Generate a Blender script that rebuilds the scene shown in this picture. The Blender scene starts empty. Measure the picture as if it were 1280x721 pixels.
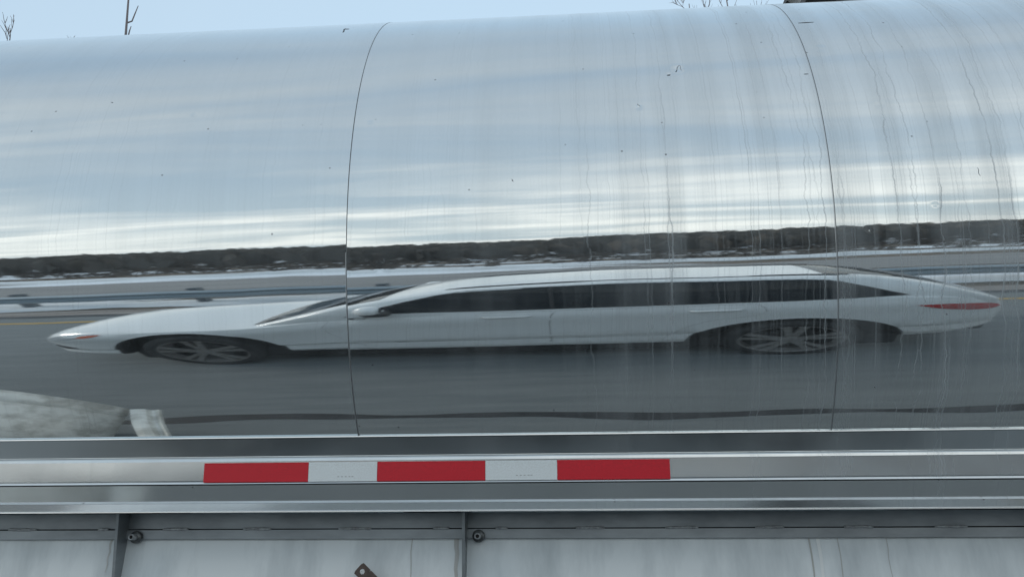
import bpy, bmesh, math, random
from math import radians as R, sin, cos, pi, atan, sqrt, hypot
from mathutils import Vector, Matrix
from mathutils.bvhtree import BVHTree
random.seed(7)
S = bpy.context.scene
COL = S.collection

# ------------------------------------------------------------------ frame of the tilted trailer
H = 1.385
TH = atan(0.065)                       # the trailer stands on a slight grade
MT = Matrix.Translation((0, 0, H*cos(TH))) @ Matrix.Rotation(TH, 4, 'Y')
def T(x, y, z): return MT @ Vector((x, y, z))

# ------------------------------------------------------------------ camera
cam = bpy.data.cameras.new('camera'); co = bpy.data.objects.new('camera', cam); COL.objects.link(co)
cam.sensor_width = 36; cam.lens = 1034.2/1280*36; cam.clip_start = .02; cam.clip_end = 3000
pitch, roll, yaw = R(16.16), R(0.206), R(4.24)
co.matrix_world = MT @ Matrix.Rotation(yaw, 4, 'Z') @ Matrix.Rotation(pitch + pi/2, 4, 'X') @ Matrix.Rotation(-roll, 4, 'Z')
S.camera = co

# ------------------------------------------------------------------ sky
w = bpy.data.worlds.new('World'); S.world = w; w.use_nodes = True
nt = w.node_tree; nt.nodes.clear(); N = nt.nodes; L = nt.links
def nd(nt, t, **k):
    n = nt.nodes.new(t)
    for a, b in k.items():
        if a.startswith('i_'):
            n.inputs[int(a[2:]) if a[2:].isdigit() else a[2:].replace('_', ' ')].default_value = b
        else: setattr(n, a, b)
    return n
def math_(nt, op, a, b=None, c=None, clamp=False):
    n = nt.nodes.new('ShaderNodeMath'); n.operation = op; n.use_clamp = clamp
    for i, v in enumerate((a, b, c)):
        if v is None: continue
        if isinstance(v, (int, float)): n.inputs[i].default_value = v
        else: nt.links.new(v, n.inputs[i])
    return n.outputs[0]
def ramp(nt, fac, pts):
    n = nt.nodes.new('ShaderNodeValToRGB'); e = n.color_ramp.elements
    while len(e) < len(pts): e.new(0.5)
    for q, (p, c) in zip(e, pts):
        q.position = p; q.color = (c, c, c, 1) if isinstance(c, (int, float)) else (*c, 1)
    nt.links.new(fac, n.inputs[0]); return n.outputs[0]
def mixc(nt, f, a, b):
    n = nt.nodes.new('ShaderNodeMix'); n.data_type = 'RGBA'
    for i, v in ((0, f), (6, a), (7, b)):
        if isinstance(v, (int, float)): n.inputs[i].default_value = v
        elif isinstance(v, tuple): n.inputs[i].default_value = (*v, 1)
        else: nt.links.new(v, n.inputs[i])
    return n.outputs[2]
def comb(nt, x, y, z):
    n = nt.nodes.new('ShaderNodeCombineXYZ')
    for i, v in enumerate((x, y, z)):
        if isinstance(v, (int, float)): n.inputs[i].default_value = v
        else: nt.links.new(v, n.inputs[i])
    return n.outputs[0]
SUN_EL, SUN_AZ = 24, -1.32
sky = nd(nt, 'ShaderNodeTexSky', sky_type='NISHITA', sun_disc=False)
sky.sun_elevation = R(SUN_EL); sky.sun_rotation = SUN_AZ + pi      # same side as the sun lamp
sky.dust_density = 2.5; sky.air_density = 1.2
tc = nd(nt, 'ShaderNodeTexCoord'); sp = nd(nt, 'ShaderNodeSeparateXYZ'); L.new(tc.outputs['Generated'], sp.inputs[0])
zc = math_(nt, 'MAXIMUM', sp.outputs[2], 0.0)
zd = math_(nt, 'ADD', zc, 0.26)
px = math_(nt, 'DIVIDE', sp.outputs[0], zd); py = math_(nt, 'DIVIDE', sp.outputs[1], zd)
n1 = nd(nt, 'ShaderNodeTexNoise', i_Scale=1.0, i_Detail=7.0, i_Roughness=.5, i_Distortion=.8)
L.new(comb(nt, math_(nt, 'MULTIPLY', px, .9), math_(nt, 'MULTIPLY', py, 2.1), 3.1), n1.inputs['Vector'])
n2 = nd(nt, 'ShaderNodeTexNoise', i_Scale=1.0, i_Detail=4.0, i_Roughness=.5)
L.new(comb(nt, math_(nt, 'MULTIPLY', px, .45), math_(nt, 'MULTIPLY', py, .95), 11.7), n2.inputs['Vector'])
cl = math_(nt, 'ADD', math_(nt, 'MULTIPLY', n1.outputs[0], .55), math_(nt, 'MULTIPLY', n2.outputs[0], .45))
mask = ramp(nt, cl, [(.38, 0.0), (.56, 1.0)])
bright = ramp(nt, n1.outputs[0], [(.40, 0.0), (.68, 1.0)])
low = ramp(nt, zc, [(0.0, .85), (.12, .95), (.45, .45), (.85, 0.0)])
front = math_(nt, 'MULTIPLY_ADD', sp.outputs[1], -.5, .5, clamp=True)      # the brighter half of the overcast, towards the sun side
base = mixc(nt, low, (2.9, 3.95, 5.1), (4.7, 5.6, 6.1))
base = mixc(nt, ramp(nt, front, [(.05, 1.0), (.45, 0.0)]), base, (4.7, 6.4, 8.0))   # clearer pale blue on the far side
cloudc = mixc(nt, low, (4.3, 4.95, 5.5), (5.9, 6.5, 6.7))
cloudc = mixc(nt, math_(nt, 'MULTIPLY', bright, low), cloudc, (9.4, 9.6, 9.3))
fm = math_(nt, 'MULTIPLY', mask, ramp(nt, front, [(.25, .12), (.55, 1.0)]))
skyc = mixc(nt, fm, base, cloudc)
skyc = mixc(nt, .93, sky.outputs[0], skyc)
bg = nd(nt, 'ShaderNodeBackground'); bg.inputs[1].default_value = .1
L.new(skyc, bg.inputs[0]); wo = nd(nt, 'ShaderNodeOutputWorld'); L.new(bg.outputs[0], wo.inputs[0])

sl = bpy.data.lights.new('sun', 'SUN'); so = bpy.data.objects.new('sun', sl); COL.objects.link(so)
sl.energy = .9; sl.angle = R(14); sl.color = (1, .94, .86)
sd = Vector((sin(SUN_AZ)*cos(R(SUN_EL)), -cos(SUN_AZ)*cos(R(SUN_EL)), sin(R(SUN_EL))))
so.rotation_euler = sd.to_track_quat('Z', 'Y').to_euler(); so.location = sd*30
S.view_settings.view_transform = 'Standard'; S.view_settings.look = 'None'
S.view_settings.exposure = .32; S.view_settings.gamma = 1; S.view_settings.use_curve_mapping = False
S.cycles.max_bounces = 10; S.cycles.glossy_bounces = 6

# ------------------------------------------------------------------ materials
def mat(name, col, rough=.5, metal=0., spec=.5, noise=None, bump=None, coat=0., coord='Object'):
    m = bpy.data.materials.new(name); m.use_nodes = True; nt = m.node_tree
    b = nt.nodes['Principled BSDF']
    b.inputs['Base Color'].default_value = (*col, 1); b.inputs['Roughness'].default_value = rough
    b.inputs['Metallic'].default_value = metal; b.inputs['Specular IOR Level'].default_value = spec
    b.inputs['Coat Weight'].default_value = coat
    t = nd(nt, 'ShaderNodeTexCoord')
    if noise:
        sc, c2, lo, hi = noise[:4]
        n = nd(nt, 'ShaderNodeTexNoise', i_Detail=8.0, i_Roughness=.6)
        mp = nd(nt, 'ShaderNodeMapping'); L_ = nt.links
        mp.inputs['Scale'].default_value = sc if isinstance(sc, tuple) else (sc, sc, sc)
        n.inputs['Scale'].default_value = 1
        L_.new(t.outputs[coord], mp.inputs[0]); L_.new(mp.outputs[0], n.inputs['Vector'])
        L_.new(mixc(nt, ramp(nt, n.outputs[0], [(lo, 0.), (hi, 1.)]), tuple(col), tuple(c2)), b.inputs['Base Color'])
        L_.new(math_(nt, 'ADD', rough - .5*.12, math_(nt, 'MULTIPLY', n.outputs[0], .12)), b.inputs['Roughness'])
    if bump:
        n = nd(nt, 'ShaderNodeTexNoise', i_Detail=6.0); mp = nd(nt, 'ShaderNodeMapping')
        mp.inputs['Scale'].default_value = bump[0] if isinstance(bump[0], tuple) else (bump[0],)*3
        n.inputs['Scale'].default_value = 1
        nt.links.new(t.outputs[coord], mp.inputs[0]); nt.links.new(mp.outputs[0], n.inputs['Vector'])
        bp = nd(nt, 'ShaderNodeBump', i_Strength=bump[1], i_Distance=bump[2])
        nt.links.new(n.outputs[0], bp.inputs['Height']); nt.links.new(bp.outputs[0], b.inputs['Normal'])
    return m

def polished(name, base, rough, film, streaks, dents=(), wob=1.0, grain=0.0):
    """polished aluminium with a dust film, dried run marks and dents"""
    m = bpy.data.materials.new(name); m.use_nodes = True; nt = m.node_tree; nt.nodes.clear(); Lk = nt.links
    out = nd(nt, 'ShaderNodeOutputMaterial'); t = nd(nt, 'ShaderNodeTexCoord'); s = nd(nt, 'ShaderNodeSeparateXYZ')
    P = t.outputs['Object']; Lk.new(P, s.inputs[0]); X, Y, Z = s.outputs
    met = nd(nt, 'ShaderNodeBsdfPrincipled'); met.inputs['Metallic'].default_value = 1
    met.inputs['Base Color'].default_value = (*base, 1); met.inputs['Roughness'].default_value = rough
    dif = nd(nt, 'ShaderNodeBsdfDiffuse')
    mp = nd(nt, 'ShaderNodeMapping'); mp.inputs['Scale'].default_value = (7, 7, 1.6); Lk.new(P, mp.inputs[0])
    nf = nd(nt, 'ShaderNodeTexNoise', i_Scale=1.0, i_Detail=9.0, i_Roughness=.62); Lk.new(mp.outputs[0], nf.inputs['Vector'])
    filmf = math_(nt, 'MULTIPLY', ramp(nt, nf.outputs[0], [(.3, .55), (.75, 1.6)]), film)
    # grime collects low down on the shell
    fac = filmf
    if streaks:
        wv = nd(nt, 'ShaderNodeTexNoise', i_Scale=1.0, i_Detail=6.0, i_Roughness=.6)
        mw = nd(nt, 'ShaderNodeMapping'); mw.inputs['Scale'].default_value = (1.4, 0, 5.5); Lk.new(P, mw.inputs[0]); Lk.new(mw.outputs[0], wv.inputs['Vector'])
        right = nd(nt, 'ShaderNodeMapRange', interpolation_type='SMOOTHSTEP')
        right.inputs[1].default_value = -.5; right.inputs[2].default_value = .8; right.inputs[3].default_value = .16; right.inputs[4].default_value = 1.0
        Lk.new(X, right.inputs[0])
        lf = nd(nt, 'ShaderNodeTexNoise', noise_dimensions='1D', i_W=0., i_Scale=3.0, i_Detail=2.0); Lk.new(X, lf.inputs['W'])
        tot = None
        for sc, wd, amp, off, wob_ in ((17., .040, .40, 0.0, .055), (29., .06, .30, 4.3, .04), (9., .022, .40, 9.1, .075), (55., .12, .13, 2.2, .03), (13., .035, .34, 6.6, -.07), (120., .22, .16, 1.7, .02)):
            xx = math_(nt, 'ADD', X, math_(nt, 'MULTIPLY', math_(nt, 'SUBTRACT', wv.outputs[0], .5), wob_))
            xx = math_(nt, 'ADD', math_(nt, 'MULTIPLY', xx, sc), off)
            vo = nd(nt, 'ShaderNodeTexVoronoi', voronoi_dimensions='1D', feature='F1', i_Scale=1.0); Lk.new(xx, vo.inputs['W'])
            sc2 = nd(nt, 'ShaderNodeSeparateColor'); Lk.new(vo.outputs['Color'], sc2.inputs[0])
            line = ramp(nt, vo.outputs['Distance'], [(0., 1.), (wd, 0.)])
            start = math_(nt, 'MULTIPLY_ADD', sc2.outputs[0], 1.5, .25)          # height at which this run starts
            g = nd(nt, 'ShaderNodeMapRange'); Lk.new(math_(nt, 'SUBTRACT', start, Z), g.inputs[0])
            g.inputs[1].default_value = 0; g.inputs[2].default_value = .25
            strg = math_(nt, 'POWER', sc2.outputs[1], 1.6)
            v = math_(nt, 'MULTIPLY', math_(nt, 'MULTIPLY', line, g.outputs[0]), math_(nt, 'MULTIPLY', strg, amp))
            tot = v if tot is None else math_(nt, 'MAXIMUM', tot, v)
        brk = nd(nt, 'ShaderNodeTexNoise', i_Scale=1.0, i_Detail=5.0)
        mb = nd(nt, 'ShaderNodeMapping'); mb.inputs['Scale'].default_value = (25, 0, 9); Lk.new(P, mb.inputs[0]); Lk.new(mb.outputs[0], brk.inputs['Vector'])
        tot = math_(nt, 'MULTIPLY', tot, ramp(nt, brk.outputs[0], [(.35, .25), (.6, 1.)]))
        tot = math_(nt, 'MULTIPLY', tot, math_(nt, 'MULTIPLY', right.outputs[0], ramp(nt, lf.outputs[0], [(.3, .5), (.6, 1.)])))
        tot = math_(nt, 'MULTIPLY', tot, streaks)
        fac = math_(nt, 'ADD', fac, tot)
        # broad pale veils on the right
        mv = nd(nt, 'ShaderNodeMapping'); mv.inputs['Scale'].default_value = (14, 0, .9); Lk.new(P, mv.inputs[0])
        vn = nd(nt, 'ShaderNodeTexNoise', i_Scale=1.0, i_Detail=5.0); Lk.new(mv.outputs[0], vn.inputs['Vector'])
        fac = math_(nt, 'ADD', fac, math_(nt, 'MULTIPLY', math_(nt, 'MULTIPLY', ramp(nt, vn.outputs[0], [(.42, 0.), (.75, .16)]), right.outputs[0]), streaks))
    if streaks > 1:  # canopy's mottled reflection, painted as dull grey on the upper right of the shell
        canopy_refl = math_(nt, 'MULTIPLY', ramp(nt, math_(nt, 'SUBTRACT', Z, .5), [(.90, 0.), (.95, 1.)]), ramp(nt, X, [(.55, 0.), (.62, 1.)]))
        fac = math_(nt, 'ADD', fac, math_(nt, 'MULTIPLY', canopy_refl, ramp(nt, nf.outputs[0], [(.35, .15), (.6, .6)])))
    # specks
    vs = nd(nt, 'ShaderNodeTexVoronoi', feature='F1', i_Scale=22.0); Lk.new(P, vs.inputs['Vector'])
    sv = nd(nt, 'ShaderNodeSeparateColor'); Lk.new(vs.outputs['Color'], sv.inputs[0])
    speck = math_(nt, 'MULTIPLY', ramp(nt, vs.outputs['Distance'], [(.035, 1.), (.075, 0.)]), math_(nt, 'GREATER_THAN', sv.outputs[0], .72))
    fac = math_(nt, 'ADD', fac, math_(nt, 'MULTIPLY', speck, .5), clamp=True)
    Lk.new(mixc(nt, speck, mixc(nt, nf.outputs[0], (.33, .37, .395), (.49, .535, .56)), (.12, .12, .12)), dif.inputs[0])
    # height: wobble of rolled sheet, fine grain, dents
    mh = nd(nt, 'ShaderNodeMapping'); mh.inputs['Scale'].default_value = (2.2, 3.2, 3.2); Lk.new(P, mh.inputs[0])
    hn = nd(nt, 'ShaderNodeTexNoise', i_Scale=1.0, i_Detail=2.0, i_Roughness=.45); Lk.new(mh.outputs[0], hn.inputs['Vector'])
    h = math_(nt, 'MULTIPLY', hn.outputs[0], .00075*wob)
    hg = nd(nt, 'ShaderNodeTexNoise', i_Scale=130.0, i_Detail=2.0); Lk.new(P, hg.inputs['Vector'])
    h = math_(nt, 'ADD', h, math_(nt, 'MULTIPLY', hg.outputs[0], .0000035 + grain))
    for (dx, dz, rr, dep) in dents:
        a = math_(nt, 'DIVIDE', math_(nt, 'SUBTRACT', X, dx), rr); b_ = math_(nt, 'DIVIDE', math_(nt, 'SUBTRACT', Z, dz), rr*.8)
        q = math_(nt, 'ADD', math_(nt, 'MULTIPLY', a, a), math_(nt, 'MULTIPLY', b_, b_))
        h = math_(nt, 'SUBTRACT', h, math_(nt, 'MULTIPLY', math_(nt, 'EXPONENT', math_(nt, 'MULTIPLY', q, -1.)), dep))
    bp = nd(nt, 'ShaderNodeBump', i_Strength=1.0, i_Distance=1.0); Lk.new(h, bp.inputs['Height']); Lk.new(bp.outputs[0], met.inputs['Normal'])
    mx = nd(nt, 'ShaderNodeMixShader'); Lk.new(fac, mx.inputs[0]); Lk.new(met.outputs[0], mx.inputs[1]); Lk.new(dif.outputs[0], mx.inputs[2])
    Lk.new(mx.outputs[0], out.inputs[0]); return m

DENTS = [(.272, 1.070, .011, .0034), (.250, 1.054, .005, .0012), (.170, .951, .007, .0018), (-.434, .587, .010, .00016), (-.434, .569, .008, -.0001), (.719, .931, .010, .0004),
         (.625, 1.125, .018, .0016), (.655, .627, .006, .0001), (-.918, .982, .006, .0006), (-.795, .871, .006, .0006), (-.472, .938, .006, .0006), (.80, .677, .006, .0002)]
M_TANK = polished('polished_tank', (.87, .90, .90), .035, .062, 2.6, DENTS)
M_RAIL = polished('polished_rail', (.86, .88, .88), .12, .20, .7, [(.9, .12, .03, .00025), (1.05, .135, .02, .0002), (.35, .12, .025, .00012)], 3.5, .000006)
M_FACE = polished('rail_face_metal', (.86, .88, .88), .16, .24, .9, [(.9, .13, .05, .0006), (.62, .13, .04, .0003)], 4.5, .00001)
M_SEAM = mat('seam_metal', (.30, .31, .32), .5, .5)
M_SEAML = mat('seam_edge', (.6, .62, .63), .35, .9)
M_EDGE = mat('bright_edge', (.85, .87, .88), .22, 1.)
M_GALV = mat('mill_aluminium', (.52, .57, .595), .6, .1, noise=((9, 5, 2.6), (.74, .79, .81), .30, .56), bump=((60, 60, 20), .15, .002))
M_GALVD = mat('weathered_aluminium', (.30, .33, .35), .45, .55, noise=((6, 6, 14), (.20, .22, .235), .35, .7), bump=(70, .12, .002))
M_WELD = mat('weld_bead', (.42, .45, .47), .5, .6, noise=(90, (.25, .26, .27), .35, .65), bump=(140, .5, .003))
M_BOLT = mat('oily_bolt', (.09, .10, .105), .35, .7, noise=(60, (.20, .21, .21), .4, .7))
M_HOLE = mat('dark_hole', (.008, .008, .008), .8)
M_BROWN = mat('rusty_steel', (.075, .055, .048), .5, .3, noise=(50, (.12, .09, .08), .4, .7))
M_RED = mat('red_reflective', (.68, .012, .030), .38, noise=((420, 420, 420), (.52, .012, .025), .40, .62), bump=((300), .08, .001))
M_WHITE = mat('white_reflective', (.80, .87, .90), .38, noise=((420, 420, 420), (.72, .77, .79), .40, .62))
M_PRINT = mat('small_print', (.42, .45, .47), .6)
M_BLACK = mat('black_steel', (.02, .021, .023), .5, .2)
M_TYRE = mat('tyre_rubber', (.018, .018, .019), .75, noise=(14, (.045, .045, .045), .45, .75))
M_FEND = mat('fender_aluminium', (.72, .73, .70), .5, .2, noise=((11, 11, 11), (.46, .46, .43), .42, .62), bump=(40, .1, .003))
M_FILM = mat('grime', (.2, .18, .15), .8)

# ------------------------------------------------------------------ helpers
def link(name, bm, m, parent=None, smooth=False, mx=None):
    me = bpy.data.meshes.new(name)
    if smooth:
        for f in bm.faces: f.smooth = True
    bm.normal_update(); bm.to_mesh(me); bm.free()
    for q in (m if isinstance(m, (list, tuple)) else [m]): me.materials.append(q)
    o = bpy.data.objects.new(name, me); COL.objects.link(o)
    if parent: o.parent = parent
    if mx is not None: o.matrix_local = mx
    return o
def tag(o, label=None, cat=None, group=None, kind=None):
    for k, v in (('label', label), ('category', cat), ('group', group), ('kind', kind)):
        if v: o[k] = v
    return o
def empty(name, loc=(0, 0, 0), **k):
    o = bpy.data.objects.new(name, None); COL.objects.link(o); o.location = loc; tag(o, **k); return o
def box(bm, c, s, bevel=0., mx=None):
    r = bmesh.ops.create_cube(bm, size=1.)
    vs = r['verts']
    M = Matrix.Translation(c) @ Matrix.Diagonal((*s, 1))
    if mx is not None: M = Matrix.Translation(c) @ mx @ Matrix.Diagonal((*s, 1))
    bmesh.ops.transform(bm, matrix=M, verts=vs)
    if bevel: bmesh.ops.bevel(bm, geom=list({e for v in vs for e in v.link_edges}), offset=bevel, segments=2, affect='EDGES', profile=.6)
def tube(bm, pts, rads, n=8, cap=True):
    pts = [Vector(p) for p in pts]; rings = []
    up = Vector((.13, .21, 1)).normalized()
    for i, p in enumerate(pts):
        d = (pts[min(i+1, len(pts)-1)] - pts[max(i-1, 0)]).normalized()
        u = d.cross(up)
        if u.length < .05: u = d.cross(Vector((1, 0, 0)))
        u.normalize(); v = d.cross(u)
        rings.append([bm.verts.new(p + (u*cos(a) + v*sin(a))*rads[i]) for a in [2*pi*k/n for k in range(n)]])
    for a, b in zip(rings, rings[1:]):
        for k in range(n): bm.faces.new((a[k], a[(k+1) % n], b[(k+1) % n], b[k]))
    if cap and n > 2:
        bm.faces.new(rings[0][::-1]); bm.faces.new(rings[-1])
def lathe(bm, prof, n=48, axis='Y', cen=(0, 0, 0), closed=False):
    """prof: (radius, height along axis)"""
    rings = []
    for r, h in prof:
        ring = []
        for k in range(n):
            a = 2*pi*k/n
            p = {'Y': (r*cos(a), h, r*sin(a)), 'X': (h, r*cos(a), r*sin(a)), 'Z': (r*cos(a), r*sin(a), h)}[axis]
            ring.append(bm.verts.new(Vector(p) + Vector(cen)))
        rings.append(ring)
    pr = list(zip(rings, rings[1:])) + ([(rings[-1], rings[0])] if closed else [])
    for a, b in pr:
        for k in range(n): bm.faces.new((a[k], a[(k+1) % n], b[(k+1) % n], b[k]))
def extrude_profile(bm, prof, x0, x1, nx=1, closed=True, caps=True):
    """prof: list of (y,z) swept along x"""
    rings = [[bm.verts.new((x0 + (x1-x0)*i/nx, y, z)) for y, z in prof] for i in range(nx+1)]
    n = len(prof)
    for a, b in zip(rings, rings[1:]):
        for k in range(n if closed else n-1): bm.faces.new((a[k], a[(k+1) % n], b[(k+1) % n], b[k]))
    if caps and closed: bm.faces.new(rings[0][::-1]); bm.faces.new(rings[-1])
def fix(bm): bmesh.ops.recalc_face_normals(bm, faces=bm.faces)
def interp(x, tab):
    if x <= tab[0][0]: return tab[0][1]
    for i in range(len(tab)-1):
        (a, b), (c, d) = tab[i], tab[i+1]
        if x <= c:
            # Catmull-Rom-like slopes, limited
            t = (x-a)/(c-a)
            m0 = (d - tab[i-1][1])/(c - tab[i-1][0])*(c-a) if i > 0 else (d-b)
            m1 = (tab[i+2][1] - b)/(tab[i+2][0] - a)*(c-a) if i+2 < len(tab) else (d-b)
            return (2*t**3-3*t*t+1)*b + (t**3-2*t*t+t)*m0 + (-2*t**3+3*t*t)*d + (t**3-t*t)*m1
    return tab[-1][1]

# ================================================================== SETTING
def sheet(name, pts, z, m, nx=1, ny=1, kind='structure'):
    """quad sheet from four corners (counter-clockwise)"""
    bm = bmesh.new(); a, b, c, d = [Vector((*p, z)) for p in pts]
    g = [[bm.verts.new(a.lerp(b, i/nx).lerp(d.lerp(c, i/nx), j/ny)) for i in range(nx+1)] for j in range(ny+1)]
    for j in range(ny):
        for i in range(nx): bm.faces.new((g[j][i], g[j][i+1], g[j+1][i+1], g[j+1][i]))
    o = link(name, bm, m); tag(o, kind=kind); return o

def ground_mat():
    m = bpy.data.materials.new('field_with_snow'); m.use_nodes = True; nt = m.node_tree; b = nt.nodes['Principled BSDF']
    t = nd(nt, 'ShaderNodeTexCoord'); b.inputs['Roughness'].default_value = .9
    mp = nd(nt, 'ShaderNodeMapping'); mp.inputs['Scale'].default_value = (.10, .55, .1); nt.links.new(t.outputs['Object'], mp.inputs[0])
    n = nd(nt, 'ShaderNodeTexNoise', i_Scale=1.0, i_Detail=9.0, i_Roughness=.62); nt.links.new(mp.outputs[0], n.inputs['Vector'])
    n2 = nd(nt, 'ShaderNodeTexNoise', i_Scale=1.3, i_Detail=8.0); nt.links.new(t.outputs['Object'], n2.inputs['Vector'])
    g = mixc(nt, ramp(nt, n2.outputs[0], [(.35, 0.), (.7, 1.)]), (.075, .060, .045), (.17, .135, .10))
    nt.links.new(mixc(nt, ramp(nt, n.outputs[0], [(.49, 0.), (.53, 1.)]), g, (.72, .76, .80)), b.inputs['Base Color'])
    return m
M_GROUND = ground_mat()
M_ASPH = mat('asphalt', (.15, .168, .172), .85, noise=((1.2, 9, 3), (.205, .222, .225), .35, .7), bump=(90, .35, .01))
M_ASPH2 = mat('salted_asphalt', (.20, .20, .20), .9, noise=((.3, 3, 1), (.30, .295, .285), .35, .7))
M_SHOULD = mat('gritty_shoulder', (.21, .185, .165), .95, noise=((.6, 6, 1), (.36, .34, .325), .4, .68), bump=(30, .3, .02))
M_SNOW = mat('dirty_snow', (.66, .68, .69), .8, noise=((.6, 3, 3), (.40, .39, .38), .52, .75), bump=(6, .5, .08))
M_YEL = mat('worn_yellow_paint', (.50, .33, .09), .7, noise=((6, 20, 1), (.22, .17, .10), .45, .7))
M_STRIP = mat('dark_strip', (.018, .019, .02), .5, noise=((2, 9, 1), (.04, .04, .042), .4, .7))

sheet('ground', [(-1500, -1500), (1500, -1500), (1500, 1500), (-1500, 1500)], -.012, M_GROUND)
K = .09                                                       # the road runs at a small angle to the trailer
def strip(name, y0, y1, z, m, x0=-260, x1=260, k=K, nx=1):
    return sheet(name, [(x0, y0 + k*x0), (x1, y0 + k*x1), (x1, y1 + k*x1), (x0, y1 + k*x0)], z, m, nx=nx)
strip('near_road', -2.55, 9.2, 0., M_ASPH)
strip('gritty_shoulder', -3.05, -2.55, .002, M_SHOULD)
strip('far_road', -9.0, -5.9, .004, M_ASPH2, k=.045)
strip('yellow_line', -2.06, -1.96, .006, M_YEL)
strip('dark_wheel_rut', -2.62, -2.45, .008, mat('wet_asphalt', (.055, .058, .062), .5))
# wavy dark strip on the road between the car and the trailer
bm = bmesh.new(); prev = None
for i in range(121):
    x = -6 + 12*i/120; yy = 1.23 + .035*sin(x*1.7+.6) + .018*sin(x*5.1) + .02*x; wd = .045 + .014*sin(x*3.3+1) + .008*sin(x*9)
    q = (bm.verts.new((x, yy-wd, .004)), bm.verts.new((x, yy+wd, .004)))
    if prev: bm.faces.new((prev[0], q[0], q[1], prev[1]))
    prev = q
tag(link('dark_road_strip', bm, M_STRIP), kind='structure')
# ploughed snow banks
def bank(name, yc, wd, h, seed, k, x0=-120, x1=120, n=420):
    rnd = random.Random(seed); bm = bmesh.new(); rings = []
    ph = [rnd.uniform(0, 6) for _ in range(6)]
    for i in range(n+1):
        x = x0 + (x1-x0)*i/n
        a = 1 + .25*sin(x*.9+ph[0]) + .2*sin(x*2.3+ph[1]) + rnd.uniform(-.12, .12)
        b = 1 + .3*sin(x*.7+ph[2]) + .2*sin(x*3.1+ph[3]) + rnd.uniform(-.1, .1)
        rings.append([bm.verts.new((x, yc + k*x + t*wd*a/2, z*h*b)) for t, z in ((-1, -.1), (-.7, .45), (-.25, .95), (.2, 1), (.65, .5), (1, -.1))])
    for a, b in zip(rings, rings[1:]):
        for j in range(5): bm.faces.new((a[j], b[j], b[j+1], a[j+1]))
    fix(bm)
    return tag(link(name, bm, M_SNOW, smooth=True), kind='structure')
bank('snow_bank', -3.75, 1.0, .10, 3, .075)
bank('snow_verge', -4.9, 1.2, .10, 4, .07)
bank('snow_ridge', -10.9, .8, .16, 5, .045, -200, 200, 500)

# ---- guardrail
gr = empty('guardrail', (0, 0, 0), label='galvanised W-beam guardrail on steel posts in roadside snow beyond the white car', cat='guardrail')
M_GR = mat('guardrail_zinc', (.26, .31, .34), .42, .7, noise=((.8, 6, 6), (.40, .44, .46), .35, .7))
KG = .075
bm = bmesh.new()
prof = [(0, .28), (.045, .30), (.075, .335), (.075, .365), (.02, .41), (.005, .435), (.02, .46), (.075, .505), (.075, .535), (.045, .57), (0, .59)]
prof = [(y, z) for y, z in prof] + [(y-.004, z) for y, z in reversed(prof)]
ringo = []
for x in (-120, 120): ringo.append([bm.verts.new((x, -3.45 + KG*x + y, z)) for y, z in prof])
for k in range(len(prof)): bm.faces.new((ringo[0][k], ringo[0][(k+1) % len(prof)], ringo[1][(k+1) % len(prof)], ringo[1][k]))
bm.faces.new(ringo[0][::-1]); bm.faces.new(ringo[1]); fix(bm)
link('rail_beam', bm, M_GR, gr)
bm = bmesh.new(); box(bm, (0, 0, .32), (.10, .15, .68), .006); post0 = link('post', bm, mat('post_steel', (.10, .12, .135), .6, .3), gr)
bm = bmesh.new(); box(bm, (0, .11, .43), (.13, .10, .30), .008); blk0 = link('offset_block', bm, mat('block', (.13, .14, .15), .7), post0)
first = True
for i in range(-14, 15):
    x = -3.7 + 1.9*i; yb = -3.45 + KG*x - .14
    if first: p = post0; first = False
    else:
        p = post0.copy(); COL.objects.link(p); p.parent = gr
        c = blk0.copy(); COL.objects.link(c); c.parent = p
    p.location = (x, yb-.07, 0)

# ---- far wood (nobody could count it) and brush
M_WOOD = mat('bare_wood_far', (.075, .068, .060), .95, noise=(.08, (.12, .105, .09), .35, .7))
bm = bmesh.new(); rnd = random.Random(11)
for i in range(12000):
    d = rnd.uniform(0, 1)**1.6; y = -19.5 - 110*d; x = rnd.uniform(-1, 1)*(130 - y*2.2)
    el = .034 + .006*sin(x*.02+1) + .004*sin(x*.07) + .003*sin(x*.23)
    h = (1.33 + el*(-y))*rnd.uniform(.72, 1.03); wd = h*rnd.uniform(.35, .7)
    if rnd.random() < .16: h *= rnd.uniform(1.02, 1.13); wd *= .3
    a = rnd.uniform(0, pi); dx, dy = cos(a)*wd/2, sin(a)*wd/2
    z0 = 0
    pts = [(-.5, z0), (.5, z0), (.95, h*.45), (.8, h*.72), (.35, h*.93), (.05, h), (-.4, h*.9), (-.85, h*.7), (-1, h*.4)]
    bm.faces.new([bm.verts.new((x + dx*u + rnd.uniform(-.2, .2), y + dy*u, z)) for u, z in pts])
tag(link('far_wood', bm, M_WOOD), label='dark leafless thicket and woodland beyond the snowy verge', cat='woodland', kind='stuff')
bm = bmesh.new()
M_BRUSH = mat('dry_brush', (.055, .045, .038), .95, noise=(.5, (.12, .095, .075), .4, .7))
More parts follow.
